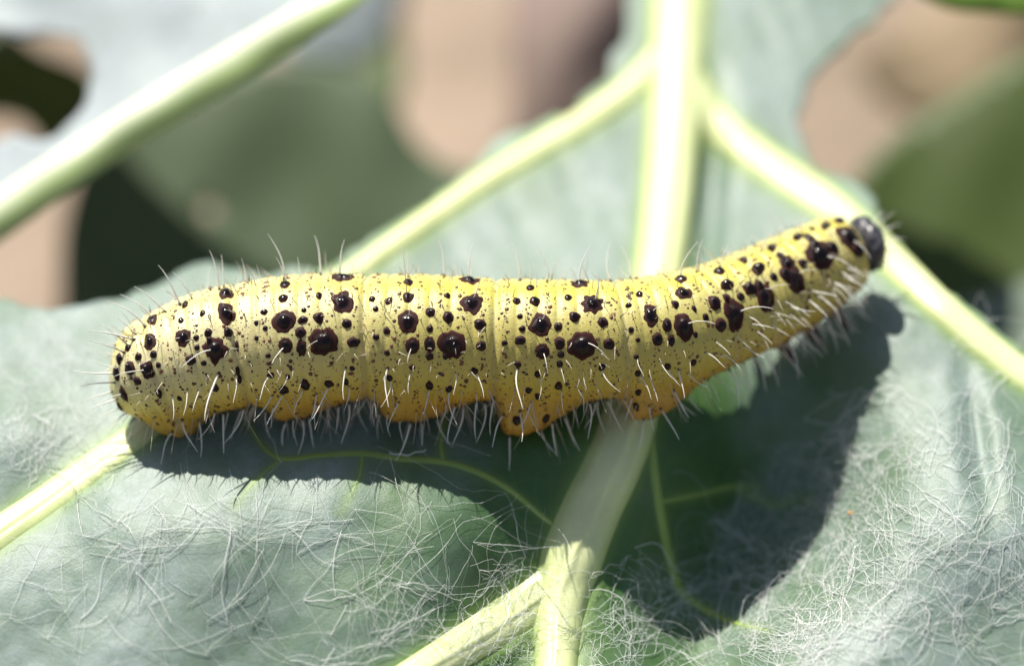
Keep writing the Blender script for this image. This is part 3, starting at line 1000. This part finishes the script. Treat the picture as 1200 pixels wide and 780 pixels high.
LOWB = [(257, 436, 242, 488), (276, 438, 278, 470), (258, 478, 264, 440), (220, 455, 218, 485), (237, 450, 228, 480), (201, 462, 205, 490), (318, 439, 305, 466), (337, 438, 330, 458), (357, 456, 345, 484),
        (386, 452, 368, 490), (405, 430, 402, 466), (409, 452, 406, 482), (423, 436, 428, 448), (320, 462, 300, 492), (333, 460, 314, 496), (372, 460, 365, 495), (455, 430, 453, 474), (457, 445, 450, 475),
        (481, 436, 478, 460), (504, 456, 497, 485), (468, 470, 454, 502), (533, 436, 533, 462), (528, 458, 533, 495), (557, 436, 567, 464), (558, 460, 560, 482), (505, 425, 504, 436), (607, 430, 609, 476),
        (632, 442, 634, 466), (658, 456, 660, 484), (657, 428, 662, 448), (683, 434, 686, 455), (681, 458, 687, 485), (706, 432, 723, 458), (705, 425, 714, 430), (620, 460, 613, 504), (624, 470, 612, 500),
        (747, 418, 752, 440), (748, 440, 764, 464), (772, 422, 787, 444), (796, 432, 803, 466), (783, 432, 796, 452), (826, 412, 850, 428), (806, 436, 825, 454), (838, 400, 856, 416), (862, 392, 880, 408),
        (885, 386, 905, 402), (905, 378, 925, 396), (880, 380, 906, 384), (925, 366, 945, 384), (945, 350, 968, 372), (960, 345, 980, 364), (975, 330, 1000, 348), (925, 358, 952, 366), (950, 340, 980, 346),
        (985, 322, 1012, 336), (905, 365, 930, 372), (1000, 312, 1022, 330), (845, 415, 868, 430), (870, 405, 892, 420), (760, 440, 770, 470)]
for i, (px, py, tx, ty) in enumerate(LOWB):
    seta(px, py, tx, ty, 0.05, (1, 3, 2, 1, 0)[i % 5], (RIGHT, LEFT)[i % 2])
# row of hanging bristles along the lower edge of the body
r = np.random.default_rng(9)
for x in np.concatenate([np.arange(176, 700, 11.5), np.arange(700, 1000, 10.0)]):
    s = x + r.uniform(-4, 4)
    th = r.uniform(118, 152)
    p = body_pt(np.array([s]), np.array([th]))[0]
    n_ = body_nrm(np.array([s]), np.array([th]))[0]
    dv = n_ * 0.7 + np.array([r.normal(0, 0.25) - (0.25 if s < 560 else -0.1 - 0.5 * (s > 780)), -0.7, -0.25])
    bristle(p, dv, (r.normal(0, 1), -0.5, 0), r.uniform(0.24, 0.5), int(r.integers(0, 4)))

for _ in range(48):
    s, th = r.uniform(845, 1000), r.uniform(60, 140)
    p = body_pt(np.array([s]), np.array([th]))[0]
    n_ = body_nrm(np.array([s]), np.array([th]))[0]
    bristle(p, n_ * 0.8 + np.array([0.7, -0.3, 0]), (0.2, -1, 0), r.uniform(0.16, 0.32), int(r.integers(1, 5)))

# fine short hairs all over, far-side fringe too
def hair_tubes(rows, name, mat, rad, parent, kind='stuff'):
    V, F = [], []
    for base, d, L, bd in rows:
        d = d / np.linalg.norm(d)
        x = np.cross(d, [0.3, 0.2, 0.9]); x /= np.linalg.norm(x)
        y = np.cross(d, x)
        off = len(V)
        K = 5
        for k in range(K):
            q = k / (K - 1)
            c = base + d * L * q + bd * L * q * q
            rr_ = rad * (1 - 0.8 * q)
            for i in range(3):
                a = 2 * math.pi * i / 3
                V.append(W(*(c + rr_ * (math.cos(a) * x + math.sin(a) * y))))
        for k in range(K - 1):
            for i in range(3):
                j = (i + 1) % 3
                F.append([off + k * 3 + i, off + k * 3 + j, off + (k + 1) * 3 + j, off + (k + 1) * 3 + i])
    o = mk(name, V, F, mat, parent)
    o['kind'] = kind
    return o


rows_d, rows_l = [], []
for _ in range(700):
    s = r.uniform(135, 1005)
    th = r.uniform(-120, 165)
    p = body_pt(np.array([s]), np.array([th]))[0]
    n_ = body_nrm(np.array([s]), np.array([th]))[0]
    bd = np.array([r.normal(0, .15), -0.12, 0])
    if abs(th) < 70 and r.random() < 0.22:
        rows_d.append((p, n_ + r.normal(0, .15, 3), r.uniform(0.05, 0.13), bd))
    else:
        L = r.uniform(0.10, 0.22) if th < 100 else r.uniform(0.15, 0.42)
        if th < -40: L = r.uniform(0.15, 0.40)
        rows_l.append((p, n_ + r.normal(0, .25, 3) + np.array([0, -0.5 * (th > 100), 0]), L, bd))
hair_tubes(rows_d, 'dark_hairs', M_dhair, 0.009, cat)
hair_tubes(rows_l, 'pale_hairs', M_hair, 0.007, cat)

# ---- head capsule
def ellipsoid(c, ax, ay, az, radii, nu=32, nv=20, fn=None):
    V, F = [], []
    for j in range(nv + 1):
        ph = math.pi * j / nv
        for i in range(nu):
            t_ = 2 * math.pi * i / nu
            q = np.array([math.cos(ph), math.sin(ph) * math.cos(t_), math.sin(ph) * math.sin(t_)])
            k = fn(q) if fn else 1.0
            V.append(c + k * (q[0] * radii[0] * ax + q[1] * radii[1] * ay + q[2] * radii[2] * az))
    for j in range(nv):
        for i in range(nu):
            a, b_ = j * nu + i, j * nu + (i + 1) % nu
            F.append([a, b_, b_ + nu, a + nu])
    V = np.array(V)
    return W(V[:, 0], V[:, 1], V[:, 2]), F


hc = center(np.array([1021.0]))[0] + np.array([0.07, 0.0, 0.0])
hT = center(np.array([1021.0]))[0] - center(np.array([1000.0]))[0]
hT /= np.linalg.norm(hT)
hT = hT + np.array([0.0, -0.25, 0.1]); hT /= np.linalg.norm(hT)
hD = DOR - (DOR @ hT) * hT; hD /= np.linalg.norm(hD)
hL = np.cross(hT, hD)
if hL[2] > 0: hL = -hL


def head_fn(q):
    k = 1.0
    k -= 0.14 * math.exp(-(q[2] / 0.16) ** 2) * max(0, 0.4 + 0.6 * q[0] + 0.4 * q[1])     # groove between the two lobes
    k -= 0.10 * max(0, -q[1]) ** 2
    return k


v_, f_ = ellipsoid(hc, hT, hD, hL, (0.20, 0.36, 0.37), fn=head_fn)
head = mk('head', v_, f_, M_head, cat)
for s_ in (-1, 1):
    v_, f_ = ellipsoid(hc + hT * 0.14 - hD * 0.22 + hL * 0.08 * s_, hT, hD, hL, (0.09, 0.11, 0.07), 12, 8)
    mk('mandible', v_, f_, M_mouth, head)
    for k in range(3):
        a = 0.25 + 0.32 * k
        c = hc + hT * (0.21 * 0.62) * math.cos(a * 0.6) - hD * (0.08 + 0.05 * k) + hL * s_ * 0.27
        v_, f_ = ellipsoid(c, hT, hD, hL, (0.025, 0.025, 0.025), 10, 6)
        mk('eye', v_, f_, M_spot, head, attrs={'rad': [0.0] * len(v_)})
for _ in range(12):
    a, b_ = r.uniform(-1, 1), r.uniform(-0.6, 1)
    dv = hT * 0.8 + hD * b_ + hL * a
    dv /= np.linalg.norm(dv)
    bristle(hc + dv * 0.2, dv + np.array([0, 0, 0]), (0, -1, 0), r.uniform(0.25, 0.4), 1)

# ---- jointed true legs under the front rings
for s_ in (901, 934, 966):
    for sgn in (1, -1):
        th = sgn * 146
        p = body_pt(np.array([float(s_)]), np.array([float(th)]))[0]
        n_ = body_nrm(np.array([float(s_)]), np.array([float(th)]))[0]
        d1 = n_ + np.array([0.35, -0.1, 0.0]); d1 /= np.linalg.norm(d1)
        d2 = d1 + np.array([0.2, -0.8, 0.5]); d2 /= np.linalg.norm(d2)
        cs = [p - n_ * 0.05, p + d1 * 0.07, p + d1 * 0.14, p + d1 * 0.16 + d2 * 0.06, p + d1 * 0.16 + d2 * 0.14]
        rs = [0.085, 0.075, 0.055, 0.045, 0.012]
        V, F = [], []
        x = np.cross(d1, [0, 0, 1.0]); x /= np.linalg.norm(x)
        y = np.cross(d1, x)
        for c, rr_ in zip(cs, rs):
            for i in range(8):
                a = 2 * math.pi * i / 8
                V.append(W(*(c + rr_ * (math.cos(a) * x + math.sin(a) * y))))
        for k in range(4):
            for i in range(8):
                j = (i + 1) % 8
                F.append([k * 8 + i, k * 8 + j, (k + 1) * 8 + j, (k + 1) * 8 + i])
        F.append([32 + i for i in range(8)])
        mk('leg', V, F, M_spot, cat, attrs={'rad': [0.75] * len(V)})

# ------------------------------------------------------------------ silk threads on the leaf
def silk(name, label, blobs, nodes, threads, maxlen, rad, hgt, seed, minlen=25, curl=0.12, K=11, keep=None):
    """threads run from knot to knot; knots are scattered round the blobs (cx, cy, sx, sy, rot, share)"""
    r = np.random.default_rng(seed)
    bl = np.array(blobs, float)
    pick = r.choice(len(bl), nodes, p=bl[:, 5] / bl[:, 5].sum())
    g1, g2 = r.normal(0, 1, nodes) * bl[pick, 2], r.normal(0, 1, nodes) * bl[pick, 3]
    c, sn = np.cos(bl[pick, 4]), np.sin(bl[pick, 4])
    pts = np.stack([bl[pick, 0] + g1 * c - g2 * sn, bl[pick, 1] + g1 * sn + g2 * c], 1)
    if keep is not None:
        pts = pts[keep(pts[:, 0], pts[:, 1])]
    nodes = len(pts)
    q = np.linspace(0, 1, K)
    XS, YS, HS, RS = [], [], [], []
    for _ in range(threads):
        a = pts[r.integers(nodes)]
        d = np.hypot(*(pts - a).T)
        cand = np.nonzero((d > minlen) & (d < maxlen))[0]
        if len(cand) == 0: continue
        b_ = pts[r.choice(cand)]
        L = np.hypot(*(b_ - a))
        nrm = np.array([-(b_ - a)[1], (b_ - a)[0]]) / L
        c1, c2, c3 = r.normal(0, curl) * L, r.normal(0, curl * 0.4) * L, r.normal(0, curl * 0.15) * L
        qq = q * (1 + r.uniform(-0.1, 0.25))
        sd = c1 * np.sin(q * math.pi) + c2 * np.sin(q * 2 * math.pi) + c3 * np.sin(q * 5 * math.pi)
        XS.append(a[0] + (b_ - a)[0] * qq + nrm[0] * sd)
        YS.append(a[1] + (b_ - a)[1] * qq + nrm[1] * sd)
        HS.append(0.010 + r.exponential(hgt) * np.sin(q * math.pi) + r.uniform(0, 0.012))
        RS.append(rad * r.lognormal(0, 0.4))
    x, y, h, rr_ = np.array(XS), np.array(YS), np.array(HS), np.array(RS)[:, None, None]
    w = leaf_w(x, y)
    chord = w[:, :1] + (w[:, -1:] - w[:, :1]) * q     # taut across hollows
    w = np.minimum(w, chord) - h * 1.35
    for k in ('midrib', 'low', 'fork'):      # threads pass over the ribs
        dd, wd = dist_polyline(vp[k], x, y, vwid[k])
        w = w - np.clip(1 - (dd / (wd * 0.5 + 1e-6)) ** 2, 0, 1) ** 0.8 * np.minimum(wd / 100 * 0.5, 0.28)
    c = P(x, y, w)
    tn = np.gradient(c, axis=1)
    tn /= np.linalg.norm(tn, axis=2)[..., None]
    s1 = np.cross(tn, W(0, 0.3, 1.0)); s1 /= np.linalg.norm(s1, axis=2)[..., None]
    s2 = np.cross(tn, s1)
    rings = np.stack([c + rr_ * (math.cos(2 * math.pi * i / 3) * s1 + math.sin(2 * math.pi * i / 3) * s2) for i in range(3)], 1)   # thread, side, place
    n_ = len(x)
    idx = np.arange(n_ * 3 * K).reshape(n_, 3, K)
    nx_ = np.roll(idx, -1, 1)
    F = np.stack([idx[..., :-1], nx_[..., :-1], nx_[..., 1:], idx[..., 1:]], -1).reshape(-1, 4)
    o = mk(name, rings.reshape(-1, 3), F, M_silk)
    tag(o, label, 'silk', 'silk threads on the leaf', 'stuff')
    return o


right_of_shadow = lambda x, y: (x > 850) & (y > 300 + (x - 850) * 0.1)
silk('silk_threads', 'loose white silk threads netted over the leaf left of the midrib',
     [(250, 610, 110, 32, -0.1, 3), (400, 640, 100, 55, 0.2, 3), (540, 660, 60, 60, 0, 3.5), (120, 690, 90, 50, -0.3, 2.2), (480, 740, 80, 30, 0, 3), (250, 740, 140, 45, 0, 2)],
     260, 360, 100, 0.0013, 0.014, 61, curl=0.07)
silk('silk_threads', 'dense white silk felt on the leaf right of the caterpillar shadow',
     [(1010, 560, 40, 70, 0.3, 3), (1000, 660, 60, 50, 0, 4), (930, 745, 60, 30, 0, 4), (1090, 540, 60, 60, 0, 2), (1120, 680, 80, 60, 0, 2), (1180, 560, 40, 90, 0, 2), (1060, 760, 120, 40, 0, 2)],
     700, 1100, 75, 0.0014, 0.012, 62, minlen=12, curl=0.16, keep=right_of_shadow)
silk('silk_threads', 'sparse silk threads in the shaded hollow right of the midrib', [(760, 720, 45, 45, 0, 3), (860, 690, 40, 50, 0, 3), (900, 610, 50, 50, 0, 2), (800, 760, 60, 25, 0, 2)],
     200, 300, 80, 0.0014, 0.012, 63, minlen=14, curl=0.2)
silk('silk_threads', 'fine silk threads over the leaf beside the tail at far left', [(40, 450, 60, 40, 0, 2), (60, 530, 50, 30, 0, 1), (100, 400, 60, 25, 0, 1)], 160, 260, 70, 0.0014, 0.012, 64, minlen=14, curl=0.2)
silk('silk_threads', 'silk threads straggling over the midrib near the bottom edge', [(560, 750, 40, 30, 0, 2), (640, 740, 30, 40, 0, 1), (600, 690, 40, 30, 0, 1)], 110, 130, 80, 0.0014, 0.012, 65, minlen=14, curl=0.2)

# small brown speck of frass on the felt
v_, f_ = ellipsoid(np.array([0.0, 0, 0]), np.array([1.0, 0, 0]), np.array([0, 1.0, 0]), np.array([0, 0, 1.0]), (0.035, 0.028, 0.03), 10, 6, fn=lambda q: 1 + 0.12 * math.sin(q[0] * 9 + q[1] * 5))
o = mk('frass_pellet', v_ + P(997, 601, float(leaf_w(997, 601)) - 0.05), f_, M_mouth)
tag(o, 'tiny brown pellet on the silk felt right of the shadow edge', 'pellet')
